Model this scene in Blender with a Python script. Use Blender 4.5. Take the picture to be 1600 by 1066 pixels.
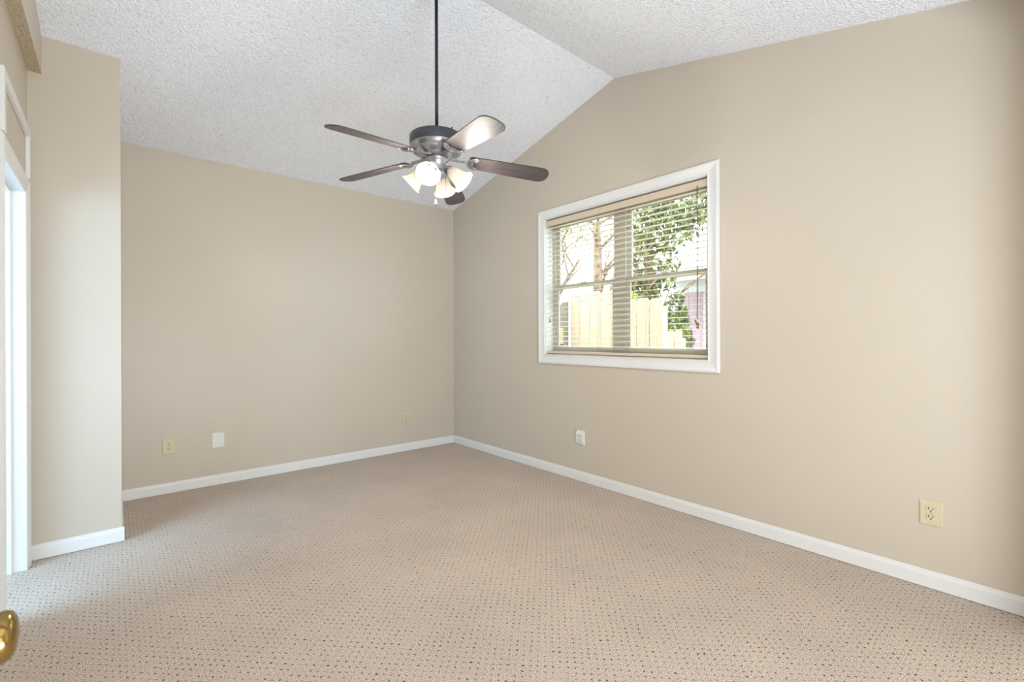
import bpy, math, random
from mathutils import Vector, Matrix, Euler
random.seed(4)
PI = math.pi
R = math.radians
S = bpy.context.scene
for o in list(bpy.data.objects):
    bpy.data.objects.remove(o)
C = S.collection

# ------------------------------------------------------------------ camera, world, sun, exposure
cam_d = bpy.data.cameras.new('camera')
cam = bpy.data.objects.new('camera', cam_d)
C.objects.link(cam)
S.camera = cam
cam_d.sensor_width = 36.0
cam_d.lens = 725.8 / 1600 * 36.0
cam_d.shift_y = -6.1 / 1600
cam_d.clip_start = 0.02
cam.matrix_world = (Matrix.Translation((0, 0, 1.25)) @ Matrix.Rotation(-0.7085, 4, 'Z')
                    @ Matrix.Rotation(PI / 2, 4, 'X') @ Matrix.Rotation(-0.0036, 4, 'Z'))

w = bpy.data.worlds.new('sky')
S.world = w
w.use_nodes = True
bg = w.node_tree.nodes['Background']
bg.inputs['Color'].default_value = (0.82, 0.91, 1.0, 1)
bg.inputs['Strength'].default_value = 4.5

def light(name, kind, loc, energy, color=(1, 1, 1), size=None, size_y=None, rot=None, radius=None):
    d = bpy.data.lights.new(name, kind)
    d.energy = energy
    d.color = color
    if kind == 'AREA':
        d.shape = 'RECTANGLE'
        d.size = size
        d.size_y = size_y or size
    if radius is not None:
        d.shadow_soft_size = radius
    o = bpy.data.objects.new(name, d)
    C.objects.link(o)
    o.location = loc
    if rot is not None:
        o.rotation_euler = rot
    return o

sun = light('sun', 'SUN', (0, 0, 10), 2.2, (1.0, 0.93, 0.82))
sun.data.angle = R(1.0)
sun.rotation_euler = Vector((-0.34, -0.5, 0.8)).to_track_quat('Z', 'Y').to_euler()
# two added fill lights in the unseen hallway behind the camera, daylight from the window of the small room beyond the left doorway
light('hall_fill_light', 'AREA', (0.7, -3.0, 1.6), 24, (0.78, 0.89, 1.0), 3.0, 1.4, (R(90), 0, 0))  # added unseen fill, brightens the room from behind the camera
light('hall_bounce_fill', 'AREA', (0.75, -1.35, 0.45), 106, (0.80, 0.89, 1.0), 2.0, 1.0, (R(138), 0, 0))  # added low fill aimed upward, stands in for bounced light
light('side_room_window_light', 'AREA', (-2.35, 2.35, 1.45), 92, (0.43, 0.70, 1.0), 1.3, 2.2, (0, R(-90), 0))
S.view_settings.view_transform = 'Standard'
S.view_settings.look = 'None'
S.view_settings.gamma = 1
S.view_settings.exposure = 0.40
S.view_settings.use_curve_mapping = False

BULB_W = 8.0

# ------------------------------------------------------------------ materials
def srgb(r, g, b):
    f = lambda c: (c / 255 / 12.92) if c / 255 <= 0.04045 else ((c / 255 + 0.055) / 1.055) ** 2.4
    return (f(r), f(g), f(b), 1)

def mat(name, col, rough=0.6, metal=0.0, spec=0.5, bump=None, noise=None, emit=None):
    m = bpy.data.materials.new(name)
    m.use_nodes = True
    nt = m.node_tree
    b = nt.nodes['Principled BSDF']
    b.inputs['Base Color'].default_value = col
    b.inputs['Roughness'].default_value = rough
    b.inputs['Metallic'].default_value = metal
    b.inputs['Specular IOR Level'].default_value = spec
    tc = nt.nodes.new('ShaderNodeTexCoord')
    if noise:
        sc, c2, lo, hi = noise[:4]
        n = nt.nodes.new('ShaderNodeTexNoise')
        n.inputs['Scale'].default_value = sc
        n.inputs['Detail'].default_value = 4
        if len(noise) > 4:
            mp = nt.nodes.new('ShaderNodeMapping')
            mp.inputs['Scale'].default_value = noise[4]
            nt.links.new(tc.outputs['Object'], mp.inputs['Vector'])
            nt.links.new(mp.outputs['Vector'], n.inputs['Vector'])
        else:
            nt.links.new(tc.outputs['Object'], n.inputs['Vector'])
        r = nt.nodes.new('ShaderNodeValToRGB')
        r.color_ramp.elements[0].position = lo
        r.color_ramp.elements[1].position = hi
        r.color_ramp.elements[0].color = col
        r.color_ramp.elements[1].color = c2
        nt.links.new(n.outputs['Fac'], r.inputs['Fac'])
        nt.links.new(r.outputs['Color'], b.inputs['Base Color'])
    if bump:
        sc, st, dist = bump
        n = nt.nodes.new('ShaderNodeTexNoise')
        n.inputs['Scale'].default_value = sc
        n.inputs['Detail'].default_value = 3
        nt.links.new(tc.outputs['Object'], n.inputs['Vector'])
        bp = nt.nodes.new('ShaderNodeBump')
        bp.inputs['Strength'].default_value = st
        bp.inputs['Distance'].default_value = dist
        nt.links.new(n.outputs['Fac'], bp.inputs['Height'])
        nt.links.new(bp.outputs['Normal'], b.inputs['Normal'])
    if emit:
        b.inputs['Emission Color'].default_value = emit[0]
        b.inputs['Emission Strength'].default_value = emit[1]
    return m

M = {}
M['wall'] = mat('beige_wall_paint', srgb(201, 190, 173), 0.38, spec=0.35, bump=(170, 0.10, 0.002),
                noise=(1.3, srgb(199, 188, 171), 0.35, 0.65))
M['white'] = mat('white_trim_paint', srgb(226, 225, 222), 0.32, spec=0.45)
M['hall'] = mat('hall_paint', srgb(214, 205, 190), 0.6)
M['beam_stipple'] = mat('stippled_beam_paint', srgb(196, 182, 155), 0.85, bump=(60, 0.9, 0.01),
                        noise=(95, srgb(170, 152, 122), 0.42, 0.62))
M['vinyl'] = mat('window_vinyl', srgb(192, 187, 174), 0.35)
M['slat'] = mat('blind_slat', srgb(232, 224, 206), 0.4)
M['valance'] = mat('blind_valance', srgb(212, 196, 172), 0.45)
M['cord'] = mat('blind_cord', srgb(186, 172, 150), 0.8)
M['browncord'] = mat('brown_cord', srgb(120, 92, 66), 0.8)
M['wood_tassel'] = mat('wood_tassel', srgb(138, 102, 58), 0.4)
M['almond'] = mat('almond_plastic', srgb(206, 196, 160), 0.35)
M['whitepl'] = mat('white_plastic', srgb(222, 221, 214), 0.35)
M['slot'] = mat('slot_dark', srgb(48, 42, 32), 0.7)
M['screw'] = mat('screw_metal', srgb(170, 165, 150), 0.35, 0.9)
M['fanmetal'] = mat('pewter_metal', srgb(176, 177, 182), 0.32, 0.9, bump=None)
M['fandark'] = mat('dark_pewter', srgb(92, 94, 102), 0.38, 0.75)
M['rod'] = mat('rod_metal', srgb(52, 54, 60), 0.4, 0.6)
M['blade'] = mat('dark_walnut_blade', srgb(76, 69, 68), 0.5, spec=0.6, noise=(14, srgb(50, 44, 46), 0.35, 0.7, (1, 9, 9)))
M['brass'] = mat('polished_brass', srgb(166, 140, 84), 0.16, 1.0)
M['chain'] = mat('chain_metal', srgb(112, 96, 74), 0.4, 0.8)
M['socket'] = mat('socket_white', srgb(225, 225, 220), 0.4)

# popcorn ceiling
m = mat('popcorn_ceiling', srgb(236, 237, 238), 0.9, spec=0.2)
nt = m.node_tree
b = nt.nodes['Principled BSDF']
tc = nt.nodes.new('ShaderNodeTexCoord')
n1 = nt.nodes.new('ShaderNodeTexNoise'); n1.inputs['Scale'].default_value = 62; n1.inputs['Detail'].default_value = 5
n1.inputs['Roughness'].default_value = 0.65
nt.links.new(tc.outputs['Object'], n1.inputs['Vector'])
v1 = nt.nodes.new('ShaderNodeTexVoronoi'); v1.inputs['Scale'].default_value = 85
nt.links.new(tc.outputs['Object'], v1.inputs['Vector'])
mx = nt.nodes.new('ShaderNodeMath'); mx.operation = 'SUBTRACT'
nt.links.new(n1.outputs['Fac'], mx.inputs[0]); nt.links.new(v1.outputs['Distance'], mx.inputs[1])
bp = nt.nodes.new('ShaderNodeBump'); bp.inputs['Strength'].default_value = 0.55; bp.inputs['Distance'].default_value = 0.013
nt.links.new(mx.outputs[0], bp.inputs['Height']); nt.links.new(bp.outputs['Normal'], b.inputs['Normal'])
rp = nt.nodes.new('ShaderNodeValToRGB')  # low spots of the noise toned darker, crumb shading painted into the colour
rp.color_ramp.elements[0].position = 0.30; rp.color_ramp.elements[0].color = srgb(216, 218, 223)
rp.color_ramp.elements[1].position = 0.48; rp.color_ramp.elements[1].color = srgb(243, 245, 250)
nt.links.new(n1.outputs['Fac'], rp.inputs['Fac']); nt.links.new(rp.outputs['Color'], b.inputs['Base Color'])
M['ceiling'] = m

# loop carpet: pin dots on a lattice turned 45 degrees, 2.83 cm apart
m = mat('berber_carpet', srgb(186, 168, 148), 0.95, spec=0.1)
nt = m.node_tree
b = nt.nodes['Principled BSDF']
tc = nt.nodes.new('ShaderNodeTexCoord')
mp = nt.nodes.new('ShaderNodeMapping')
mp.inputs['Rotation'].default_value = (0, 0, R(45))
mp.inputs['Scale'].default_value = (1 / 0.0284,) * 3
nw = nt.nodes.new('ShaderNodeTexNoise'); nw.inputs['Scale'].default_value = 38; nw.inputs['Detail'].default_value = 1
nt.links.new(tc.outputs['Object'], nw.inputs['Vector'])
ws = nt.nodes.new('ShaderNodeVectorMath'); ws.operation = 'SCALE'; ws.inputs['Scale'].default_value = 0.013
nt.links.new(nw.outputs['Color'], ws.inputs[0])
wa = nt.nodes.new('ShaderNodeVectorMath'); wa.operation = 'ADD'
nt.links.new(tc.outputs['Object'], wa.inputs[0]); nt.links.new(ws.outputs[0], wa.inputs[1])
nt.links.new(wa.outputs[0], mp.inputs['Vector'])
fr = nt.nodes.new('ShaderNodeVectorMath'); fr.operation = 'FRACTION'
nt.links.new(mp.outputs['Vector'], fr.inputs[0])
sb = nt.nodes.new('ShaderNodeVectorMath'); sb.operation = 'SUBTRACT'; sb.inputs[1].default_value = (0.5, 0.5, 0)
nt.links.new(fr.outputs[0], sb.inputs[0])
ml = nt.nodes.new('ShaderNodeVectorMath'); ml.operation = 'MULTIPLY'; ml.inputs[1].default_value = (1.0, 1.25, 0)
nt.links.new(sb.outputs[0], ml.inputs[0])
ln = nt.nodes.new('ShaderNodeVectorMath'); ln.operation = 'LENGTH'
nt.links.new(ml.outputs[0], ln.inputs[0])
fl = nt.nodes.new('ShaderNodeVectorMath'); fl.operation = 'FLOOR'
nt.links.new(mp.outputs['Vector'], fl.inputs[0])
wn = nt.nodes.new('ShaderNodeTexWhiteNoise'); wn.noise_dimensions = '2D'
nt.links.new(fl.outputs[0], wn.inputs['Vector'])
dotr = nt.nodes.new('ShaderNodeMapRange')
dotr.inputs['From Min'].default_value = 0.20; dotr.inputs['From Max'].default_value = 0.11
nt.links.new(ln.outputs['Value'], dotr.inputs['Value'])
dm = nt.nodes.new('ShaderNodeMapRange'); dm.inputs['To Min'].default_value = 0.15; dm.inputs['To Max'].default_value = 1.0
nt.links.new(wn.outputs['Value'], dm.inputs['Value'])
dk = nt.nodes.new('ShaderNodeMath'); dk.operation = 'MULTIPLY'
nt.links.new(dotr.outputs[0], dk.inputs[0]); nt.links.new(dm.outputs[0], dk.inputs[1])
sp = nt.nodes.new('ShaderNodeTexNoise'); sp.inputs['Scale'].default_value = 240; sp.inputs['Detail'].default_value = 3
nt.links.new(tc.outputs['Object'], sp.inputs['Vector'])
r1 = nt.nodes.new('ShaderNodeValToRGB')
r1.color_ramp.elements[0].position = 0.34; r1.color_ramp.elements[0].color = srgb(144, 128, 114)
r1.color_ramp.elements[1].position = 0.64; r1.color_ramp.elements[1].color = srgb(240, 226, 212)
nt.links.new(sp.outputs['Fac'], r1.inputs['Fac'])
big = nt.nodes.new('ShaderNodeTexNoise'); big.inputs['Scale'].default_value = 2.2; big.inputs['Detail'].default_value = 3
nt.links.new(tc.outputs['Object'], big.inputs['Vector'])
bm_ = nt.nodes.new('ShaderNodeMapRange'); bm_.inputs['From Min'].default_value = 0.3; bm_.inputs['From Max'].default_value = 0.7
bm_.inputs['To Min'].default_value = 0.94; bm_.inputs['To Max'].default_value = 1.05
nt.links.new(big.outputs['Fac'], bm_.inputs['Value'])
sc_ = nt.nodes.new('ShaderNodeVectorMath'); sc_.operation = 'SCALE'
nt.links.new(r1.outputs['Color'], sc_.inputs[0]); nt.links.new(bm_.outputs[0], sc_.inputs['Scale'])
mix = nt.nodes.new('ShaderNodeMix'); mix.data_type = 'RGBA'
nt.links.new(dk.outputs[0], mix.inputs[0]); nt.links.new(sc_.outputs[0], mix.inputs[6])
mix.inputs[7].default_value = srgb(66, 52, 42)
nt.links.new(mix.outputs[2], b.inputs['Base Color'])
hs = nt.nodes.new('ShaderNodeMath'); hs.operation = 'SUBTRACT'
nt.links.new(sp.outputs['Fac'], hs.inputs[0]); nt.links.new(dotr.outputs[0], hs.inputs[1])
bp = nt.nodes.new('ShaderNodeBump'); bp.inputs['Strength'].default_value = 0.5; bp.inputs['Distance'].default_value = 0.004
nt.links.new(hs.outputs[0], bp.inputs['Height']); nt.links.new(bp.outputs['Normal'], b.inputs['Normal'])
M['carpet'] = m

# frosted shade: translucent white glass
m = bpy.data.materials.new('frosted_shade_glass'); m.use_nodes = True
nt = m.node_tree; nt.nodes.clear()
out = nt.nodes.new('ShaderNodeOutputMaterial')
tr = nt.nodes.new('ShaderNodeBsdfTranslucent'); tr.inputs['Color'].default_value = (0.5, 0.46, 0.41, 1)
df = nt.nodes.new('ShaderNodeBsdfDiffuse'); df.inputs['Color'].default_value = (0.82, 0.81, 0.79, 1)
gl = nt.nodes.new('ShaderNodeBsdfGlossy'); gl.inputs['Roughness'].default_value = 0.2
a1 = nt.nodes.new('ShaderNodeMixShader'); a1.inputs[0].default_value = 0.5
nt.links.new(tr.outputs[0], a1.inputs[1]); nt.links.new(df.outputs[0], a1.inputs[2])
a2 = nt.nodes.new('ShaderNodeMixShader'); a2.inputs[0].default_value = 0.05
nt.links.new(a1.outputs[0], a2.inputs[1]); nt.links.new(gl.outputs[0], a2.inputs[2])
nt.links.new(a2.outputs[0], out.inputs[0])
M['shade'] = m
M['bulb'] = mat('lit_bulb', (1, 0.95, 0.86, 1), 0.3, emit=((1.0, 0.93, 0.82, 1), 8.0))

# window glass: mostly clear with a faint reflection
m = bpy.data.materials.new('window_glass'); m.use_nodes = True
nt = m.node_tree; nt.nodes.clear()
out = nt.nodes.new('ShaderNodeOutputMaterial')
tp = nt.nodes.new('ShaderNodeBsdfTransparent'); tp.inputs['Color'].default_value = (0.95, 0.98, 0.97, 1)
gl = nt.nodes.new('ShaderNodeBsdfGlossy'); gl.inputs['Roughness'].default_value = 0.0
a2 = nt.nodes.new('ShaderNodeMixShader'); a2.inputs[0].default_value = 0.05
nt.links.new(tp.outputs[0], a2.inputs[1]); nt.links.new(gl.outputs[0], a2.inputs[2])
nt.links.new(a2.outputs[0], out.inputs[0])
M['glass'] = m

M['fence'] = mat('bleached_cedar', srgb(214, 198, 178), 0.85, noise=(9, srgb(204, 182, 156), 0.4, 0.7, (1, 6, 0.6)))
M['greywood'] = mat('grey_wood', srgb(138, 130, 116), 0.9, noise=(12, srgb(104, 98, 86), 0.4, 0.7, (1, 6, 0.6)))  # grey wood with darker grey streaks
M['bark'] = mat('tree_bark', srgb(150, 126, 104), 0.95, bump=(30, 0.6, 0.02), noise=(7, srgb(104, 84, 68), 0.4, 0.65))
M['leaf'] = mat('broad_leaves', srgb(122, 140, 44), 0.55, noise=(3, srgb(176, 186, 60), 0.4, 0.65))
M['leafdark'] = mat('dark_leaves', srgb(72, 82, 46), 0.55, noise=(4, srgb(128, 138, 60), 0.4, 0.65))
M['leafdry'] = mat('olive_leaves', srgb(150, 140, 84), 0.7, noise=(4, srgb(120, 126, 70), 0.4, 0.65))
M['lawn'] = mat('lawn', srgb(116, 116, 84), 0.95, noise=(6, srgb(136, 128, 98), 0.4, 0.65))
M['siding'] = mat('white_siding', srgb(226, 226, 228), 0.6)
M['mauve'] = mat('mauve_panel', srgb(176, 150, 158), 0.6)
M['roofm'] = mat('grey_shingles', srgb(178, 176, 174), 0.9)
M['utility'] = mat('tan_metal_box', srgb(182, 172, 140), 0.5)

# ------------------------------------------------------------------ mesh helpers
class MB:
    def __init__(s):
        s.v = []; s.f = []; s.mi = []; s.sm = []
    def add(s, vs, fs, mtx=None, mi=0, smooth=False):
        o = len(s.v)
        for p in vs:
            p = Vector(p)
            s.v.append(tuple(mtx @ p if mtx else p))
        for f in fs:
            s.f.append([i + o for i in f]); s.mi.append(mi); s.sm.append(smooth)
        return s
    def box(s, a, b, mtx=None, mi=0):
        x0, y0, z0 = a; x1, y1, z1 = b
        vs = [(x0, y0, z0), (x1, y0, z0), (x1, y1, z0), (x0, y1, z0), (x0, y0, z1), (x1, y0, z1), (x1, y1, z1), (x0, y1, z1)]
        fs = [(0, 3, 2, 1), (4, 5, 6, 7), (0, 1, 5, 4), (1, 2, 6, 5), (2, 3, 7, 6), (3, 0, 4, 7)]
        return s.add(vs, fs, mtx, mi)
    def prism(s, pts, lo, hi, axis='x', mtx=None, mi=0, smooth=False):
        """polygon pts in the plane across axis, extruded from lo to hi"""
        def P(p, t):
            a, b_ = p
            return {'x': (t, a, b_), 'y': (a, t, b_), 'z': (a, b_, t)}[axis]
        n = len(pts)
        vs = [P(p, lo) for p in pts] + [P(p, hi) for p in pts]
        s.add(vs, [list(range(n))[::-1], list(range(n, 2 * n))], mtx, mi)
        o = len(s.v) - 2 * n
        for i in range(n):
            j = (i + 1) % n
            s.f.append([o + i, o + j, o + n + j, o + n + i]); s.mi.append(mi); s.sm.append(smooth)
        return s
    def lathe(s, prof, n=32, mtx=None, mi=0, smooth=True, cap=False):
        vs = []; fs = []
        for r, z in prof:
            for k in range(n):
                a = 2 * PI * k / n
                vs.append((r * math.cos(a), r * math.sin(a), z))
        for i in range(len(prof) - 1):
            for k in range(n):
                k2 = (k + 1) % n
                fs.append((i * n + k, i * n + k2, (i + 1) * n + k2, (i + 1) * n + k))
        if cap:
            fs.append(tuple(range(n))[::-1]); fs.append(tuple((len(prof) - 1) * n + k for k in range(n)))
        return s.add(vs, fs, mtx, mi, smooth)
    def tube(s, path, rad, n=8, mtx=None, mi=0):
        path = [Vector(p) for p in path]
        if not isinstance(rad, (list, tuple)):
            rad = [rad] * len(path)
        vs = []; fs = []
        up = Vector((0, 0, 1))
        for i, p in enumerate(path):
            t = (path[min(i + 1, len(path) - 1)] - path[max(i - 1, 0)]).normalized()
            u = up if abs(t.dot(up)) < 0.95 else Vector((1, 0, 0))
            a = t.cross(u).normalized(); b_ = t.cross(a).normalized()
            for k in range(n):
                g = 2 * PI * k / n
                vs.append(p + (a * math.cos(g) + b_ * math.sin(g)) * rad[i])
        for i in range(len(path) - 1):
            for k in range(n):
                k2 = (k + 1) % n
                fs.append((i * n + k, i * n + k2, (i + 1) * n + k2, (i + 1) * n + k))
        fs.append(tuple(range(n))[::-1]); fs.append(tuple((len(path) - 1) * n + k for k in range(n)))
        return s.add(vs, fs, mtx, mi, True)
    def build(s, name, mats, parent=None, bevel=None, fixn=True):
        me = bpy.data.meshes.new(name)
        me.from_pydata(s.v, [], s.f)
        if not isinstance(mats, (list, tuple)):
            mats = [mats]
        for m_ in mats:
            me.materials.append(m_)
        me.polygons.foreach_set('material_index', s.mi)
        me.polygons.foreach_set('use_smooth', s.sm)
        me.update()
        if fixn:
            import bmesh
            bm = bmesh.new(); bm.from_mesh(me)
            bmesh.ops.recalc_face_normals(bm, faces=bm.faces[:])
            bm.to_mesh(me); bm.free()
        o = bpy.data.objects.new(name, me)
        C.objects.link(o)
        if parent is not None:
            o.parent = parent
        if bevel:
            bv = o.modifiers.new('bevel', 'BEVEL')
            bv.width = bevel; bv.segments = 2; bv.limit_method = 'ANGLE'; bv.angle_limit = R(40)
        return o

def tag(o, label=None, cat=None, group=None, kind=None):
    if label: o['label'] = label
    if cat: o['category'] = cat
    if group: o['group'] = group
    if kind: o['kind'] = kind
    return o

def empty(name, loc=(0, 0, 0), rz=0.0):
    o = bpy.data.objects.new(name, None)
    o.empty_display_size = 0.1
    C.objects.link(o)
    o.location = loc
    o.rotation_euler = (0, 0, rz)
    return o

def struct(o, label=None):
    return tag(o, label, kind='structure')

# ------------------------------------------------------------------ room shell
XR, YB, XL, XP, YP = 3.067, 4.6454, -0.366, 0.0337, 3.747
YRIDGE, ZRIDGE, SL = 2.3011, 3.3335, 0.2464
YF = -0.03
def zc(y): return ZRIDGE - SL * abs(y - YRIDGE)

struct(MB().box((-2.6, -3.4, -0.12), (XR + 0.15, YB + 0.15, 0.0)).build('floor', M['carpet']), 'beige loop carpet with dark pin dots')

cb = MB()
T = 0.15
cb.prism([(YF - 0.12, zc(YF - 0.12)), (YRIDGE, ZRIDGE), (YB + 0.15, zc(YB + 0.15)),
          (YB + 0.15, zc(YB + 0.15) + T), (YRIDGE, ZRIDGE + T), (YF - 0.12, zc(YF - 0.12) + T)], XL - 0.12, XR + 0.15, 'x')
struct(cb.build('ceiling', M['ceiling']), 'white popcorn vaulted ceiling')

wb = MB().box((XL - 0.12, YB, 0), (XR + 0.15, YB + 0.15, zc(YB)))
struct(wb.build('wall_back', M['wall']), 'beige back wall')

# right gable wall with the window opening
WY0, WY1, WZ0, WZ1 = 1.526, 3.099, 1.084, 2.349
wr = MB()
x0, x1 = XR, XR + 0.15
wr.prism([(YF - 0.12, 0), (WY0, 0), (WY0, zc(WY0)), (YF - 0.12, zc(YF - 0.12))], x0, x1)
wr.prism([(WY1, 0), (YB, 0), (YB, zc(YB)), (WY1, zc(WY1))], x0, x1)
wr.prism([(WY0, 0), (WY1, 0), (WY1, WZ0), (WY0, WZ0)], x0, x1)
wr.prism([(WY0, WZ1), (WY1, WZ1), (WY1, zc(WY1)), (YRIDGE, ZRIDGE), (WY0, zc(WY0))], x0, x1)
struct(wr.build('wall_right', M['wall']), 'beige gable wall with the window')

# left wall with narrow doorway
DY0, DY1, DZ = 2.955, 3.622, 2.05
wl = MB()
x0, x1 = XL - 0.12, XL
wl.prism([(YF - 0.12, 0), (DY0, 0), (DY0, zc(DY0)), (YRIDGE, ZRIDGE), (YF - 0.12, zc(YF - 0.12))], x0, x1)
wl.prism([(DY1, 0), (YB, 0), (YB, zc(YB)), (DY1, zc(DY1))], x0, x1)
wl.prism([(DY0, DZ), (DY1, DZ), (DY1, zc(DY1)), (DY0, zc(DY0))], x0, x1)
struct(wl.build('wall_left', M['wall']), 'beige left wall with the narrow doorway')

pr = MB().prism([(YP, 0), (YB, 0), (YB, zc(YB)), (YP, zc(YP))], XL, XP)
struct(pr.build('wall_projection', M['wall']), 'beige projecting wall corner left of the back wall')

# beam along the top of the left wall
bz = 2.757
bmb = MB()
bmb.prism([(YF, bz), (YP, bz), (YP, zc(YP)), (YRIDGE, ZRIDGE), (YF, zc(YF))], XL, -0.309)
bmb.f = bmb.f
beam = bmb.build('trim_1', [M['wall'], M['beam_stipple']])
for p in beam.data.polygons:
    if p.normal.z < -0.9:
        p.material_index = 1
struct(beam, 'shallow boxed beam over the left wall')

# front wall (behind the camera's plane) with the entry opening, widened to let the hall fill lights in
EX0, EX1, EZ = -0.145, 2.80, 2.42
wf = MB()
wf.box((XL - 0.12, YF - 0.12, 0), (EX0, YF, zc(YF)))
wf.box((EX1, YF - 0.12, 0), (XR, YF, zc(YF)))
wf.box((EX0, YF - 0.12, EZ), (EX1, YF, zc(YF)))
struct(wf.build('wall_front', M['wall']), 'beige front wall with a widened entry opening')

# hallway behind the camera and side room beyond the left doorway
hb = MB()
hb.box((-1.0, -3.4, 0), (-0.9, YF - 0.12, 2.5))
hb.box((3.0, -3.4, 0), (3.1, YF - 0.12, 2.5))
hb.box((-0.9, -3.4, 0), (3.0, -3.3, 2.5))
hb.box((-1.0, -3.4, 2.5), (3.1, YF - 0.12, 2.6))
struct(hb.build('wall_hallway', M['hall']), 'hallway walls behind the entry door')
sr = MB()
sr.box((-2.5, 1.2, 0), (-2.4, 4.6, 2.5))
sr.box((-2.4, 1.2, 0), (XL - 0.12, 1.3, 2.5))
sr.box((-2.4, 4.5, 0), (XL - 0.12, 4.6, 2.5))
sr.box((-2.5, 1.2, 2.5), (XL - 0.12, 4.6, 2.6))
struct(sr.build('wall_side_room', M['white']), 'white walls of the small room beyond the doorway')

# ------------------------------------------------------------------ baseboards
BH = 0.0872
bprof = [(0, 0.003), (0.012, 0.003), (0.012, 0.066), (0.0105, 0.072), (0.007, 0.076), (0.0065, 0.083), (0.003, BH), (0, BH)]
def base_y(name, xw, sgn, y0, y1, label):      # runs along y on wall x=xw; sgn = direction into room
    pts = [(xw + sgn * d, z) for d, z in bprof]
    struct(MB().prism(pts, y0, y1, 'y').build(name, M['white']), label)
def base_x(name, yw, sgn, x0, x1, label):
    pts = [(yw + sgn * d, z) for d, z in bprof]
    struct(MB().prism(pts, x0, x1, 'x').build(name, M['white']), label)
base_y('baseboard_right', XR, -1, YF, YB - 0.012, 'white baseboard along the gable wall')
base_x('baseboard_back', YB, -1, XP, XR - 0.001, 'white baseboard along the back wall')
base_x('baseboard_projection', YP, -1, XL, XP + 0.012, 'short white baseboard on the projecting wall')
base_y('baseboard_projection_side', XP, 1, YP, YB - 0.012, 'white baseboard on the side of the projecting wall')
base_y('baseboard_left', XL, 1, YF, 2.872, 'white baseboard on the left wall before the doorway')
base_x('baseboard_front', YF, 1, 2.81, XR - 0.012, 'white baseboard on the front wall')

# corner bead strip at the room corner, right edge
struct(MB().box((XR - 0.006, YF, BH), (XR, 0.083, zc(0.0))).build('trim_2', M['white']), 'thin white strip at the right edge of the gable wall')

# ------------------------------------------------------------------ left doorway: casing, jamb, panel frame above
d2 = empty('door_2', (XL, 3.29, 0))
struct(d2, 'narrow white cased doorway in the left wall with framed panel above')
def local(o, p):  # keep mesh in world coords while parented to an unrotated empty
    o.parent = p
    o.location = (-p.location.x, -p.location.y, -p.location.z)
    return o
# colonial casing profile across its width t (0 = inner edge), height h off the wall
cp = [(0, 0), (0, 0.007), (0.006, 0.010), (0.012, 0.008), (0.020, 0.009), (0.045, 0.0125), (0.056, 0.0165), (0.066, 0.0165), (0.074, 0.013), (0.078, 0.012), (0.078, 0)]
def frame_casing(mb, rect, prof, plane, base, sgn, sides='ltrb'):
    """mitred casing round rect=(a0,a1,z0,z1) on a wall x=base (a=y). sgn: direction into the room"""
    a0, a1, z0, z1 = rect
    def ring(t):
        return [(a0 - t, z0 - t), (a1 + t, z0 - t), (a1 + t, z1 + t), (a0 - t, z1 + t)]
    n = len(prof)
    segs = {'b': (0, 1), 'r': (1, 2), 't': (2, 3), 'l': (3, 0)}
    for sd in sides:
        i, j = segs[sd]
        vs = []
        for (t, h) in prof:
            q = ring(t)
            for c_ in (i, j):
                a, z = q[c_]
                if 'b' not in sides and c_ in (0, 1):
                    z = z0
                vs.append((base + sgn * h, a, z))
        fs = [(2 * k, 2 * k + 1, 2 * k + 3, 2 * k + 2) for k in range(n - 1)]
        fs.append([2 * k for k in range(n)][::-1]); fs.append([2 * k + 1 for k in range(n)])
        mb.add(vs, fs)
    return mb
c1 = frame_casing(MB(), (DY0, DY1, 0.0, DZ), cp, 'x', XL, 1, 'ltr')
local(c1.build('door_casing', M['white']), d2)
# frame round the wall panel above
fp = [(0, 0), (0, 0.012), (0.004, 0.016), (0.040, 0.018), (0.046, 0.015), (0.046, 0)]
zt0 = DZ + 0.078 + 0.002
c2 = MB()
Yi0, Yi1 = DY0 - 0.032, DY1 + 0.032
for (a, b_) in (((Yi0 - 0.046, zt0), (Yi0, 2.405)), ((Yi1, zt0), (Yi1 + 0.046, 2.405)), ((Yi0, 2.359), (Yi1, 2.405))):
    c2.box((XL, a[0], a[1]), (XL + 0.018, b_[0], b_[1]))
local(c2.build('panel_frame', M['white'], bevel=0.003), d2)
# jamb lining with door stop
jm = MB()
jx0, jx1 = XL - 0.125, XL + 0.006
jm.box((jx0, DY0 - 0.001, 0), (jx1, DY0 + 0.006, DZ))
jm.box((jx0, DY1 - 0.006, 0), (jx1, DY1 + 0.001, DZ))
jm.box((jx0, DY0, DZ - 0.006), (jx1, DY1, DZ + 0.001))
local(jm.build('door_jamb', M['white'], bevel=0.001), d2)
st = MB()
sx0, sx1 = XL - 0.088, XL - 0.050
st.box((sx0, DY0 + 0.006, 0), (sx1, DY0 + 0.018, DZ - 0.006))
st.box((sx0, DY1 - 0.018, 0), (sx1, DY1 - 0.006, DZ - 0.006))
st.box((sx0, DY0 + 0.018, DZ - 0.018), (sx1, DY1 - 0.018, DZ - 0.006))
local(st.build('door_stop', M['white'], bevel=0.001), d2)

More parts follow.
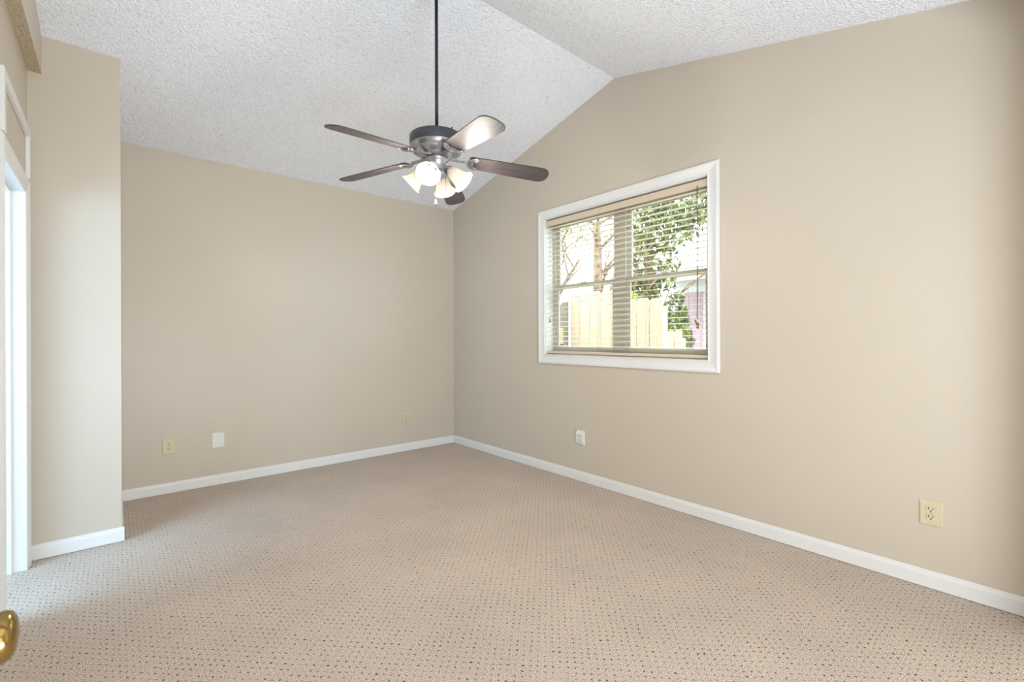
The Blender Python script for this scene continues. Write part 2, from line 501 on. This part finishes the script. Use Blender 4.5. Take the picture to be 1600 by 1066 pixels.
# ------------------------------------------------------------------ entry door, open against the left, with brass knob
d1 = empty('door_1', (-0.148, 0.0, 0))
struct(d1, 'white entry door standing open at the left edge with a round brass knob')
DXF = -0.150       # face towards the room
sl = MB().box((DXF - 0.035, -0.005, 0.012), (DXF, 0.795, 2.04))
for (za, zb) in ((0.20, 0.80), (1.00, 1.85)):
    for (ya, yb_) in ((0.11, 0.37), (0.43, 0.69)):
        sl.box((DXF, ya, za), (DXF + 0.006, yb_, zb))
local(sl.build('door_slab', M['white'], bevel=0.003), d1)
kn = MB()
KM = Matrix.Translation((DXF, 0.735, 0.930)) @ Matrix.Rotation(PI / 2, 4, 'Y')
kprof = [(r * 0.94, z) for r, z in [(0.0, 0.0), (0.031, 0.0), (0.032, 0.004), (0.028, 0.008), (0.014, 0.012), (0.0115, 0.022), (0.0125, 0.033),
         (0.019, 0.038), (0.0250, 0.045), (0.0280, 0.053), (0.0280, 0.060), (0.0255, 0.0655), (0.018, 0.069), (0.008, 0.0705), (0.0, 0.071)]]
kn.lathe(kprof, 40, KM)
local(kn.build('door_knob', M['brass']), d1)
hg = MB()
for z in (0.25, 1.05, 1.85):
    hg.tube([(DXF - 0.002, -0.012, z - 0.045), (DXF - 0.002, -0.012, z + 0.045)], 0.006)
local(hg.build('hinge', M['brass']), d1)

# ------------------------------------------------------------------ window
w1 = empty('window_1', (XR, 2.3125, WZ0))
struct(w1, 'white cased double window in the gable wall')
wp = [(0, 0), (0, 0.014), (0.004, 0.015), (0.012, 0.012), (0.030, 0.013), (0.052, 0.017), (0.060, 0.020), (0.072, 0.020), (0.079, 0.016), (0.080, 0)]
local(frame_casing(MB(), (WY0, WY1, WZ0, WZ1), wp, 'x', XR, -1, 'ltrb').build('window_casing', M['white']), w1)
rv = MB()
rx0, rx1 = XR, XR + 0.10
rv.box((rx0, WY0 - 0.001, WZ0), (rx1, WY0 + 0.006, WZ1)); rv.box((rx0, WY1 - 0.006, WZ0), (rx1, WY1 + 0.001, WZ1))
rv.box((rx0, WY0, WZ0 - 0.001), (rx1, WY1, WZ0 + 0.006)); rv.box((rx0, WY0, WZ1 - 0.006), (rx1, WY1, WZ1 + 0.001))
local(rv.build('window_reveal', M['white']), w1)
fx0, fx1 = XR + 0.10, XR + 0.15
YM = 2.318
fm = MB()
fm.box((fx0, WY0, WZ0), (fx1, WY0 + 0.035, WZ1)); fm.box((fx0, WY1 - 0.035, WZ0), (fx1, WY1, WZ1))
fm.box((fx0, WY0, WZ0), (fx1, WY1, WZ0 + 0.035)); fm.box((fx0, WY0, WZ1 - 0.035), (fx1, WY1, WZ1))
fm.box((fx0 - 0.004, YM - 0.05, WZ0), (fx1, YM + 0.05, WZ1))
local(fm.build('window_frame', M['vinyl'], bevel=0.002), w1)
ZM = 1.705
for (ya, yb_) in ((WY0 + 0.035, YM - 0.05), (YM + 0.05, WY1 - 0.035)):
    for up in (0, 1):
        sa = MB()
        xa = fx0 + (0.026 if up else 0.004); xb = xa + 0.02
        z0_, z1_ = (ZM - 0.01, WZ1 - 0.035) if up else (WZ0 + 0.035, ZM + 0.028)
        t = 0.040
        sa.box((xa, ya, z0_), (xb, ya + t, z1_)); sa.box((xa, yb_ - t, z0_), (xb, yb_, z1_))
        sa.box((xa, ya + t, z0_), (xb, yb_ - t, z0_ + t)); sa.box((xa, ya + t, z1_ - t), (xb, yb_ - t, z1_))
        s_o = local(sa.build('window_sash', M['vinyl'], bevel=0.002), w1)
        g = MB().box((xa + 0.008, ya + t, z0_ + t), (xa + 0.011, yb_ - t, z1_ - t)).build('window_pane', M['glass'])
        g.parent = s_o
        if not up:
            lk = MB().box((xa - 0.012, (ya + yb_) / 2 - 0.03, z1_ - 0.006), (xa + 0.01, (ya + yb_) / 2 + 0.03, z1_ + 0.008)).build('sash_lock', M['vinyl'], bevel=0.003)
            lk.parent = s_o

# ------------------------------------------------------------------ blind
BX = XR + 0.036
bl = empty('window_blind', (BX, 2.3125, WZ1 - 0.05))
tag(bl, 'off white horizontal slat blind hanging open inside the window opening', 'blind')
vl = MB().box((XR + 0.008, WY0 + 0.010, 2.278), (XR + 0.014, WY1 - 0.010, 2.330))
vl.box((XR + 0.006, WY0 + 0.010, 2.318), (XR + 0.014, WY1 - 0.010, 2.325))
local(vl.build('valance', M['valance'], bevel=0.001), bl)
hd = MB().box((XR + 0.014, WY0 + 0.012, 2.290), (XR + 0.064, WY1 - 0.012, 2.328))
local(hd.build('headrail', M['valance']), bl)
ss = MB()
z = 2.262
while z > 1.14:
    mt = Matrix.Translation((BX, 0, z)) @ Matrix.Rotation(R(-4.0), 4, 'Y')
    ss.prism([(-0.025, -0.0012), (-0.012, 0.0004), (0, 0.001), (0.012, 0.0004), (0.025, -0.0012), (0.025, 0.0014), (0.012, 0.003), (0, 0.0036), (-0.012, 0.003), (-0.025, 0.0014)],
             WY0 + 0.012, WY1 - 0.012, 'y', mt)
    z -= 0.0438
local(ss.build('slats', M['slat']), bl)
local(MB().box((BX - 0.026, WY0 + 0.012, 1.100), (BX + 0.026, WY1 - 0.012, 1.119)).build('bottom_rail', M['valance'], bevel=0.003), bl)
for y in (1.675, 2.02, 2.49, 2.97):
    lc = MB()
    for dx in (-0.0265, 0.0265):
        lc.tube([(BX + dx, y, 1.11), (BX + dx, y, 2.30)], 0.0011, 5)
    local(lc.build('ladder_cord', M['cord']), bl)
lcx = XR - 0.004
lf = MB()
lf.tube([(lcx, 1.598, 2.29), (lcx, 1.5985, 1.8), (lcx, 1.601, 1.365)], 0.0022, 6)
lf.tube([(lcx - 0.003, 1.603, 2.29), (lcx - 0.004, 1.602, 1.8), (lcx - 0.003, 1.606, 1.375)], 0.0020, 6)
lfo = local(lf.build('lift_cord', M['browncord']), bl)
for (y, z, rx_) in ((1.599, 1.325, 0.25), (1.612, 1.348, -0.5)):
    ts = MB().lathe([(0.0, 0.02), (0.005, 0.019), (0.007, 0.008), (0.006, -0.002), (0.010, -0.014), (0.0105, -0.020), (0.0, -0.021)], 14,
                    Matrix.Translation((lcx - 0.001, y, z)) @ Matrix.Rotation(rx_, 4, 'X'))
    t_ = ts.build('tassel', M['wood_tassel']); t_.parent = lfo
tl = MB()
tl.tube([(lcx, 3.035, 2.29), (lcx, 3.034, 1.42)], 0.0016, 6)
tlo = local(tl.build('tilt_cord', M['cord']), bl)
t_ = MB().lathe([(0.0, 0.02), (0.005, 0.016), (0.007, -0.012), (0.0, -0.02)], 12, Matrix.Translation((lcx, 3.034, 1.40))).build('tassel', M['wood_tassel'])
t_.parent = tlo

# ------------------------------------------------------------------ wall plates
# local frame: x across, z up, y = out of the wall (towards the room = -y)
def plate_body(w_, h_, t_, mat_, parent):
    b1 = MB()
    k = 0.005
    vs = [(-w_/2, 0, -h_/2), (w_/2, 0, -h_/2), (w_/2, 0, h_/2), (-w_/2, 0, h_/2),
          (-w_/2, -t_*0.4, -h_/2), (w_/2, -t_*0.4, -h_/2), (w_/2, -t_*0.4, h_/2), (-w_/2, -t_*0.4, h_/2),
          (-w_/2+k, -t_, -h_/2+k), (w_/2-k, -t_, -h_/2+k), (w_/2-k, -t_, h_/2-k), (-w_/2+k, -t_, h_/2-k)]
    fs = [(3, 2, 1, 0), (8, 9, 10, 11)]
    for q in (0, 4):
        for i in range(4):
            j = (i + 1) % 4
            fs.append((q + i, q + j, q + 4 + j, q + 4 + i))
    b1.add(vs, fs)
    return b1.build('plate', mat_, parent)
def stadium(w_, h_, n=8):
    # round sides, flat top and bottom
    pts = []
    for k in range(n + 1):
        a = R(-38 + 76 * k / n)
        pts.append((w_/2 * math.cos(a), h_ / 2 * math.sin(a) / math.sin(R(38))))
    for k in range(n + 1):
        a = R(142 + 76 * k / n)
        pts.append((w_/2 * math.cos(a), h_ / 2 * math.sin(a) / math.sin(R(38))))
    return pts
def outlet(name, loc, rz, mat_, label, group=None, w_=0.078, h_=0.120):
    o = empty(name, loc, rz)
    tag(o, label, 'outlet', group)
    plate_body(w_, h_, 0.006, mat_, o)
    for zz in (0.0195, -0.0195):
        fb = MB().prism([(a, b_ + zz) for a, b_ in stadium(0.034, 0.028)], -0.0085, -0.004, 'y')
        f_ = fb.build('receptacle', mat_, o)
        sl_ = MB()
        sl_.box((-0.0092, -0.0092, zz - 0.001), (-0.0058, -0.008, zz + 0.0095))
        sl_.box((0.0056, -0.0092, zz - 0.000), (0.0090, -0.008, zz + 0.0085))
        sl_.lathe([(0.0, 0.0012), (0.0034, 0.0012), (0.0034, 0), (0, 0)], 10, Matrix.Translation((0, -0.008, zz - 0.008)) @ Matrix.Rotation(PI / 2, 4, 'X'), smooth=False)
        sl_.build('slots', M['slot'], f_)
    MB().lathe([(0.0, 0.0022), (0.002, 0.002), (0.0028, 0.0), (0, 0)], 12, Matrix.Translation((0, -0.0055, 0)) @ Matrix.Rotation(PI / 2, 4, 'X')).build('screw', M['screw'], o)
    return o
outlet('wall_outlet', (0.3345, YB, 0.378), 0, M['almond'], 'almond wall outlet on the back wall, nearest the projecting corner, left of the blank plate', w_=0.088, h_=0.125)
outlet('wall_outlet', (2.4365, YB, 0.367), 0, M['almond'], 'small almond wall outlet on the back wall nearest the far room corner', w_=0.078, h_=0.120)
outlet('wall_outlet', (XR, 0.398, 0.372), -PI / 2, M['almond'], 'almond wall outlet low on the gable wall at the right edge of the photo', w_=0.088, h_=0.123)
bp_ = empty('blank_wall_plate', (0.672, YB, 0.380))
tag(bp_, 'blank white cover plate on the back wall beside the left almond outlet', 'wall plate')
plate_body(0.090, 0.127, 0.006, M['whitepl'], bp_)
for zz in (0.042, -0.042):
    MB().lathe([(0.0, 0.0018), (0.002, 0.0016), (0.0028, 0.0), (0, 0)], 12, Matrix.Translation((0, -0.0058, zz)) @ Matrix.Rotation(PI / 2, 4, 'X')).build('screw', M['screw'], bp_)
# thick white outlet adapter under the window
ad = empty('outlet_adapter', (XR, 2.665, 0.377), -PI / 2)
tag(ad, 'chunky white multi outlet adapter on the gable wall below the window', 'outlet adapter')
plate_body(0.084, 0.124, 0.006, M['whitepl'], ad)
ab = MB().prism([(-0.004, -0.058), (-0.004, 0.060), (-0.009, 0.060), (-0.025, 0.036), (-0.025, -0.038), (-0.012, -0.058)], -0.040, 0.040, 'x')
abo = ab.build('adapter_body', M['whitepl'], ad, bevel=0.002)
for xx in (-0.013, 0.013):
    for zz in (0.016, -0.022):
        q = MB()
        q.box((xx - 0.006, -0.0262, zz), (xx - 0.0035, -0.0245, zz + 0.009))
        q.box((xx + 0.0035, -0.0262, zz), (xx + 0.006, -0.0245, zz + 0.008))
        q.box((xx - 0.0018, -0.0262, zz - 0.009), (xx + 0.0018, -0.0245, zz - 0.005))
        q.build('slots', M['slot'], abo)

# ------------------------------------------------------------------ ceiling fan
FX, FY = 1.406, 2.296
fan = empty('ceiling_fan', (FX, FY, ZRIDGE))
tag(fan, 'five blade dark ceiling fan with four lit bell shades on a long downrod', 'ceiling fan')
def fpart(mb, name, m_, parent=None, bevel=None):
    """mesh written with z = world height and x,y relative to the fan axis"""
    o = mb.build(name, m_, parent or fan, bevel)
    if parent is None:
        o.location = (0, 0, -ZRIDGE)
    return o
cn = MB().lathe([(0.0, 3.335), (0.062, 3.33), (0.066, 3.30), (0.060, 3.25), (0.035, 3.215), (0.014, 3.205), (0.0, 3.205)], 32)
fpart(cn, 'canopy', M['rod'])
fpart(MB().tube([(0, 0, 2.40), (0, 0, 3.24)], 0.0095, 16), 'downrod', M['rod'])
mh = MB().lathe([(0.0, 2.418), (0.030, 2.418), (0.034, 2.408), (0.060, 2.403), (0.135, 2.401), (0.149, 2.396), (0.154, 2.388), (0.154, 2.348), (0.152, 2.338)], 56)
fpart(mh, 'motor_housing', M['fandark'])
mb_ = MB().lathe([(0.152, 2.338), (0.149, 2.326), (0.138, 2.309), (0.118, 2.297), (0.096, 2.291), (0.088, 2.288), (0.086, 2.280), (0.0, 2.280)], 56)
fpart(mb_, 'motor_cover', M['fanmetal'])
for k in range(3):
    a = R(120 * k + 40)
    fpart(MB().tube([(0.125 * math.cos(a), 0.125 * math.sin(a), 2.40), (0.125 * math.cos(a), 0.125 * math.sin(a), 2.416)], 0.004, 8), 'screw', M['rod'])
sw = MB().lathe([(0.0, 2.285), (0.050, 2.285), (0.052, 2.276), (0.066, 2.268), (0.066, 2.262), (0.052, 2.256), (0.050, 2.205), (0.052, 2.198), (0.060, 2.192),
                 (0.058, 2.178), (0.042, 2.160), (0.020, 2.152), (0.0, 2.150)], 40)
fpart(sw, 'switch_housing', M['fanmetal'])

YAW = 0.7085
def camaz(deg):       # azimuth measured from the camera's right-hand direction, turned into world azimuth
    return R(deg) - YAW
RT = 0.672
def blade_mesh():
    mb = MB()
    n = 16
    up_, lo_ = [], []
    def half(r):
        t = (r - 0.185) / (RT - 0.185)
        h_ = 0.056 + 0.013 * min(1, t * 1.25)
        e = RT - r
        if e < 0.060:
            q = 1 - e / 0.060
            h_ *= max(0.0, 1 - q ** 2.3) ** (1 / 2.3)
        e = r - 0.185
        if e < 0.02:
            h_ *= 0.78 + 0.22 * math.sqrt(max(0, 1 - (1 - e / 0.02) ** 2))
        return h_
    rs = [0.185 + 0.02 * i / 4 for i in range(5)] + [0.22 + (RT - 0.06 - 0.22) * i / 8 for i in range(9)] + \
         [RT - 0.06 + 0.06 * math.sin(PI / 2 * i / 10) for i in range(1, 11)]
    pts = [(r, half(r)) for r in rs] + [(r, -half(r)) for r in reversed(rs[:-1])]
    mb.prism(pts, -0.003, 0.003, 'z')
    return mb
def iron_mesh():
    """blade bracket written in fan-local radial frame x=r, z relative to the blade plane"""
    a = MB()
    a.prism([(0.060, 0.022), (0.095, 0.016), (0.14, 0.011), (0.165, 0.014), (0.165, -0.014), (0.14, -0.011), (0.095, -0.016), (0.060, -0.022)], -0.005, 0.003, 'z')
    return a
def iron_shell():
    a = MB()
    # flared cup: outer arc, inner arc and tongue
    for (cx, rr, tr_) in ((0.243, 0.057, 0.0060), (0.252, 0.045, 0.0035)):
        pth = []
        for k in range(17):
            g = R(100 + 160 * k / 16)
            pth.append((cx + rr * 1.15 * math.cos(g), rr * math.sin(g), -0.007))
        a.tube(pth, tr_, 8)
    pts = []
    for k in range(17):
        g = R(100 + 160 * k / 16)
        pts.append((0.243 + 0.057 * 1.15 * math.cos(g), 0.057 * math.sin(g)))
    for k in range(16, -1, -1):
        g = R(110 + 140 * k / 16)
        pts.append((0.262 + 0.046 * 1.1 * math.cos(g), 0.044 * math.sin(g)))
    a.prism(pts, -0.009, -0.0035, 'z')
    for yy in (-0.03, 0.0, 0.03):
        a.lathe([(0, -0.002), (0.005, 0.0), (0.005, 0.004), (0, 0.004)], 10, Matrix.Translation((0.205 if yy == 0 else 0.226, yy, -0.012)))
    return a
me_blade = me_iron = me_shell = None
for k, deg in enumerate((231, 159, 87, 15, 303)):
    az = camaz(deg)
    droop = Matrix.Rotation(R(6.6 if k == 2 else 4.6), 4, 'Y')           # tip lower than the root
    pitch = Matrix.Rotation(R(-13.0), 4, 'X')
    base = Matrix.Rotation(az, 4, 'Z')
    mw = Matrix.Translation((0, 0, 2.283 - ZRIDGE)) @ base @ droop
    if me_blade is None:
        ob = blade_mesh().build('blade', M['blade'], fan); me_blade = ob.data
        oi = iron_mesh().build('blade_iron', M['fanmetal'], fan, bevel=0.0015); me_iron = oi.data
        osl = iron_shell().build('bracket_cup', M['fanmetal'], oi); me_shell = osl.data
    else:
        ob = bpy.data.objects.new('blade', me_blade); C.objects.link(ob); ob.parent = fan
        oi = bpy.data.objects.new('blade_iron', me_iron); C.objects.link(oi); oi.parent = fan
        osl = bpy.data.objects.new('bracket_cup', me_shell); C.objects.link(osl); osl.parent = oi
    ob.matrix_local = mw @ pitch
    oi.matrix_local = mw
    osl.matrix_local = pitch

# light kit
shade_prof = [(0.020, -0.004), (0.024, 0.0), (0.030, 0.010), (0.036, 0.030), (0.040, 0.055), (0.045, 0.078), (0.054, 0.098), (0.066, 0.112), (0.068, 0.114)]
full = shade_prof + [(r - 0.0028, z - 0.0006) for r, z in shade_prof[::-1]]
bulb_prof = [(0.0, 0.108), (0.012, 0.106), (0.022, 0.099), (0.0285, 0.087), (0.029, 0.074), (0.024, 0.056), (0.016, 0.042), (0.013, 0.030), (0.0, 0.030)]
sock_prof = [(0.0, -0.016), (0.014, -0.016), (0.022, -0.010), (0.0245, 0.004), (0.026, 0.012), (0.014, 0.014), (0.014, 0.034), (0.0, 0.034)]
me_s = me_b = me_k = None
TILT = 42.0
for k, deg in enumerate((262, 172, 82, 352)):
    az = camaz(deg)
    cx, cy = math.cos(az), math.sin(az)
    neck = Vector((0.074 * cx, 0.074 * cy, 2.206 - ZRIDGE))
    dirv = Vector((cx * math.cos(R(TILT)), cy * math.cos(R(TILT)), -math.sin(R(TILT))))
    mtx = Matrix.Translation(neck) @ dirv.to_track_quat('Z', 'Y').to_matrix().to_4x4()
    arm = MB().tube([(0.040 * cx, 0.040 * cy, 2.222), (0.056 * cx, 0.056 * cy, 2.223), (0.068 * cx, 0.068 * cy, 2.214)], 0.0095, 10)
    fpart(arm, 'light_arm', M['fanmetal'])
    if me_s is None:
        o1 = MB().lathe(full, 40).build('lamp_shade', M['shade'], fan); me_s = o1.data
        o2 = MB().lathe(bulb_prof, 24).build('light_bulb', M['bulb'], o1); me_b = o2.data
        o3 = MB().lathe(sock_prof, 24).build('lamp_socket', M['fanmetal'], fan); me_k = o3.data
    else:
        o1 = bpy.data.objects.new('lamp_shade', me_s); C.objects.link(o1); o1.parent = fan
        o2 = bpy.data.objects.new('light_bulb', me_b); C.objects.link(o2); o2.parent = o1
        o3 = bpy.data.objects.new('lamp_socket', me_k); C.objects.link(o3); o3.parent = fan
    o1.matrix_local = mtx
    o3.matrix_local = mtx
    ld = bpy.data.lights.new('bulb_light', 'POINT'); ld.energy = BULB_W; ld.color = (1.0, 0.93, 0.83); ld.shadow_soft_size = 0.03
    lo = bpy.data.objects.new('bulb_light', ld); C.objects.link(lo)
    p = Vector((FX, FY, ZRIDGE)) + mtx @ Vector((0, 0, 0.135))
    lo.location = p
# pull chains
def chain(deg, r, ztop, zbot, white):
    az = camaz(deg)
    x, y = r * math.cos(az), r * math.sin(az)
    c = MB()
    z = ztop
    c.tube([(x, y, ztop), (x, y, zbot)], 0.0007, 5)
    while z > zbot:
        c.lathe([(0, 0.0016), (0.0014, 0.0008), (0.0014, -0.0008), (0, -0.0016)], 6, Matrix.Translation((x, y, z)))
        z -= 0.0046
    co = fpart(c, 'pull_chain', M['chain'])
    pd = MB().lathe([(0.0, 0.0), (0.003, -0.001), (0.0055, -0.010), (0.0068, -0.024), (0.005, -0.030), (0.0, -0.030)], 14, Matrix.Translation((x, y, zbot)))
    po = pd.build('chain_pendant', M['socket'], co)
    if white:
        tp_ = MB().lathe([(0.0, 0), (0.0035, 0), (0.0045, -0.006), (0, -0.007)], 12, Matrix.Translation((x, y, zbot - 0.030))).build('pendant_tip', M['rod'], co)
chain(270, 0.045, 2.20, 2.028, True)
chain(350, 0.052, 2.20, 2.085, False)

# ------------------------------------------------------------------ outdoors
struct(MB().box((XR + 0.15, -12, -0.5), (40, 30, -0.12)).build('ground', M['lawn']), 'lawn outside the window')

def fence(name, x, y0, y1, ztop, pw, label, mat_, zbot=-0.1):
    o = empty(name, (x, y0, -0.12))
    tag(o, label, 'fence', None)
    pn = MB()
    y = y0; i = 0
    while y + pw <= y1 + 0.001:
        h_ = ztop + random.uniform(-0.012, 0.012)
        a, b_ = y + 0.004, y + pw - 0.004
        c_ = 0.03
        pn.prism([(a, -0.12), (b_, -0.12), (b_, h_ - c_), (b_ - c_, h_), (a + c_, h_), (a, h_ - c_)], x, x + 0.018, 'x')
        y += pw; i += 1
    local(pn.build('picket_panel', mat_), o)
    for z in (0.25, ztop - 0.35):
        local(MB().box((x + 0.018, y0, z), (x + 0.056, y1, z + 0.085)).build('rail', mat_), o)
    y = y0 + 0.03
    while y < y1:
        local(MB().box((x + 0.056, y, -0.12), (x + 0.146, y + 0.09, ztop - 0.1)).build('post', mat_), o)
        y += 2.2
    return o
fence('wooden_fence', 4.40, 3.20, 4.01, 1.80, 0.160, 'taller bleached picket fence panel seen through the left half of the window', M['fence'])
fence('wooden_fence', 4.42, 2.70, 3.20, 1.665, 0.165, 'lower bleached picket fence panel seen through the right half of the window', M['fence'])
gp = MB().prism([(4.02, -0.12), (4.13, -0.12), (4.13, 1.62), (4.02, 1.70)], 4.30, 4.40, 'x')
tag(gp.build('fence_post', M['greywood'], bevel=0.004), 'grey post at the left end of the picket fence', 'post')
tag(MB().box((4.18, 4.00, 1.16), (4.28, 4.11, 1.36)).build('utility_box', M['utility'], bevel=0.006), 'small tan box in front of the grey post', 'utility box')
ub = bpy.data.objects['utility_box']
MB().box((4.21, 4.04, -0.12), (4.25, 4.08, 1.16)).build('stand', M['utility'], ub)

# neighbour house: white lap siding, mauve panel strip, low pale roof
nh = empty('neighbour_house', (9.0, 2.0, -0.12))
tag(nh, 'pale sided neighbouring house beyond the fence at the right of the window', 'house')
sd = MB()
sd.box((9.03, -4.0, -0.12), (14, 5.22, 2.45))
z = -0.12
while z < 2.4:
    sd.prism([(9.03, z), (9.005, z), (9.025, z + 0.12), (9.03, z + 0.12)], -4.0, 5.22, 'y')
    z += 0.12
local(sd.build('siding', M['siding']), nh)
mv = MB()
mv.box((8.96, 4.60, 0.3), (9.01, 4.98, 2.16))
for i in range(3):
    mv.box((8.95, 4.63 + i * 0.125, 0.35), (8.965, 4.71 + i * 0.125, 2.1))
local(mv.build('wall_panel', M['mauve']), nh)
local(MB().prism([(8.6, 2.42), (11.6, 3.1), (14.4, 2.42), (14.4, 2.52), (11.6, 3.2), (8.6, 2.52)], -4.3, 5.4, 'y').build('roof', M['roofm']), nh)
local(MB().box((8.58, -4.3, 2.36), (8.64, 5.4, 2.52)).build('gutter', M['siding']), nh)

def leaves(mb, c, rad, n, size, seed, shell=0.35):
    rd = random.Random(seed)
    for _ in range(n):
        while True:
            p = Vector((rd.uniform(-1, 1), rd.uniform(-1, 1), rd.uniform(-1, 1)))
            if shell < p.length < 1: break
        q = Vector((c[0] + p.x * rad[0], c[1] + p.y * rad[1], c[2] + p.z * rad[2]))
        m_ = Matrix.Translation(q) @ Euler((rd.uniform(0, 6.3), rd.uniform(0, 6.3), rd.uniform(0, 6.3))).to_matrix().to_4x4()
        s_ = size * rd.uniform(0.6, 1.3)
        mb.add([(-s_, 0, 0), (0, -s_ * 0.42, s_ * 0.1), (s_, 0, 0), (0, s_ * 0.42, s_ * 0.1)], [(0, 1, 2, 3)], m_)
def branches(mb, root, dirv, length, rad, depth, rd):
    d = Vector(dirv).normalized()
    p = Vector(root); pts = [p.copy()]
    n = 5
    for i in range(n):
        d = (d + Vector((rd.uniform(-.16, .16), rd.uniform(-.16, .16), rd.uniform(-.05, .12)))).normalized()
        p = p + d * length / n
        pts.append(p.copy())
    mb.tube(pts, [rad * (1 - 0.5 * i / n) for i in range(n + 1)], 7 if depth > 1 else 5)
    if depth > 0:
        for k in range(3):
            q = pts[rd.randint(2, n)]
            a = rd.uniform(0, 2 * PI)
            nd = (d + Vector((math.cos(a), math.sin(a), rd.uniform(-0.1, 0.5))) * 0.9).normalized()
            branches(mb, q, nd, length * 0.62, rad * 0.42, depth - 1, rd)
def tree(name, base, h_, rad, label, leafm, clusters, seed, group=None, nl=900, size=0.07, lean=(0, 0)):
    o = empty(name, base)
    tag(o, label, 'tree', group)
    rd = random.Random(seed)
    t = MB()
    pts = [Vector(base) + Vector((lean[0] * k / 6 * h_ + rd.uniform(-.04, .04), lean[1] * k / 6 * h_ + rd.uniform(-.04, .04), h_ * k / 6)) for k in range(7)]
    t.tube(pts, [rad * (1.15 - 0.5 * k / 6) for k in range(7)], 12)
    for k in range(3, 7):
        for j in range(2):
            a = rd.uniform(0, 2 * PI)
            branches(t, pts[k], (math.cos(a), math.sin(a), 0.7), h_ * 0.28, rad * 0.32, 2, rd)
    local(t.build('trunk', M['bark'], fixn=False), o)
    l = MB()
    for i, (c, rr) in enumerate(clusters):
        leaves(l, c, rr, nl, size, seed * 10 + i)
    if clusters:
        local(l.build('foliage', leafm, fixn=False), o)
    return o
# leafy tree in the right half of the window
tree('leafy_tree', (7.5, 4.9, -0.12), 3.4, 0.10, 'bushy green tree behind the lower fence panel, right half of the window', M['leafdark'],
     [((7.5, 4.85, 2.6), (0.6, 0.55, 0.7)), ((7.5, 4.6, 3.25), (0.6, 0.75, 0.5)), ((7.4, 5.1, 2.1), (0.5, 0.45, 0.4)), ((7.6, 4.2, 3.55), (0.6, 0.7, 0.4))], 5, nl=600, size=0.07)
tree('bare_tree', (8.6, 8.4, -0.12), 4.6, 0.19, 'thick bare trunk with olive leaves at the far left of the window', M['leafdry'],
     [((8.6, 8.3, 3.9), (0.8, 0.9, 0.5))], 8, nl=260, size=0.06, lean=(0.0, 0.02))
tree('bare_tree', (11.6, 9.3, -0.12), 4.9, 0.18, 'leaning bare trunk just left of the window mullion', M['leafdry'],
     [((11.7, 9.6, 4.5), (0.7, 0.7, 0.5))], 11, nl=160, size=0.06, lean=(0.02, 0.03))
def shrub(name, c, rr, n, label, m_, seed, size=0.05):
    o = empty(name, (c[0], c[1], -0.12))
    tag(o, label, 'shrub')
    l = MB(); leaves(l, c, rr, n, size, seed, 0.2)
    local(l.build('foliage', m_, fixn=False), o)
    s_ = MB(); rd = random.Random(seed)
    for k in range(6):
        a = rd.uniform(0, 6.28)
        s_.tube([(c[0], c[1], -0.12), (c[0] + rr[0] * 0.5 * math.cos(a), c[1] + rr[1] * 0.5 * math.sin(a), c[2] + rr[2] * 0.6)], [0.02, 0.006], 6)
    local(s_.build('stems', M['bark'], fixn=False), o)
shrub('tall_shrub', (5.9, 3.40, 0.9), (0.28, 0.22, 1.0), 1700, 'narrow green shrub between the lower fence panel and the neighbouring house', M['leafdark'], 21)
shrub('tall_shrub', (5.6, 4.1, 1.55), (0.35, 0.42, 0.36), 1300, 'bright green shrub top showing above the lower fence panel', M['leaf'], 22)
fence('wooden_fence', 5.25, 2.95, 3.15, 1.33, 0.1, 'short pale pickets in front of the narrow green shrub', M['fence'])
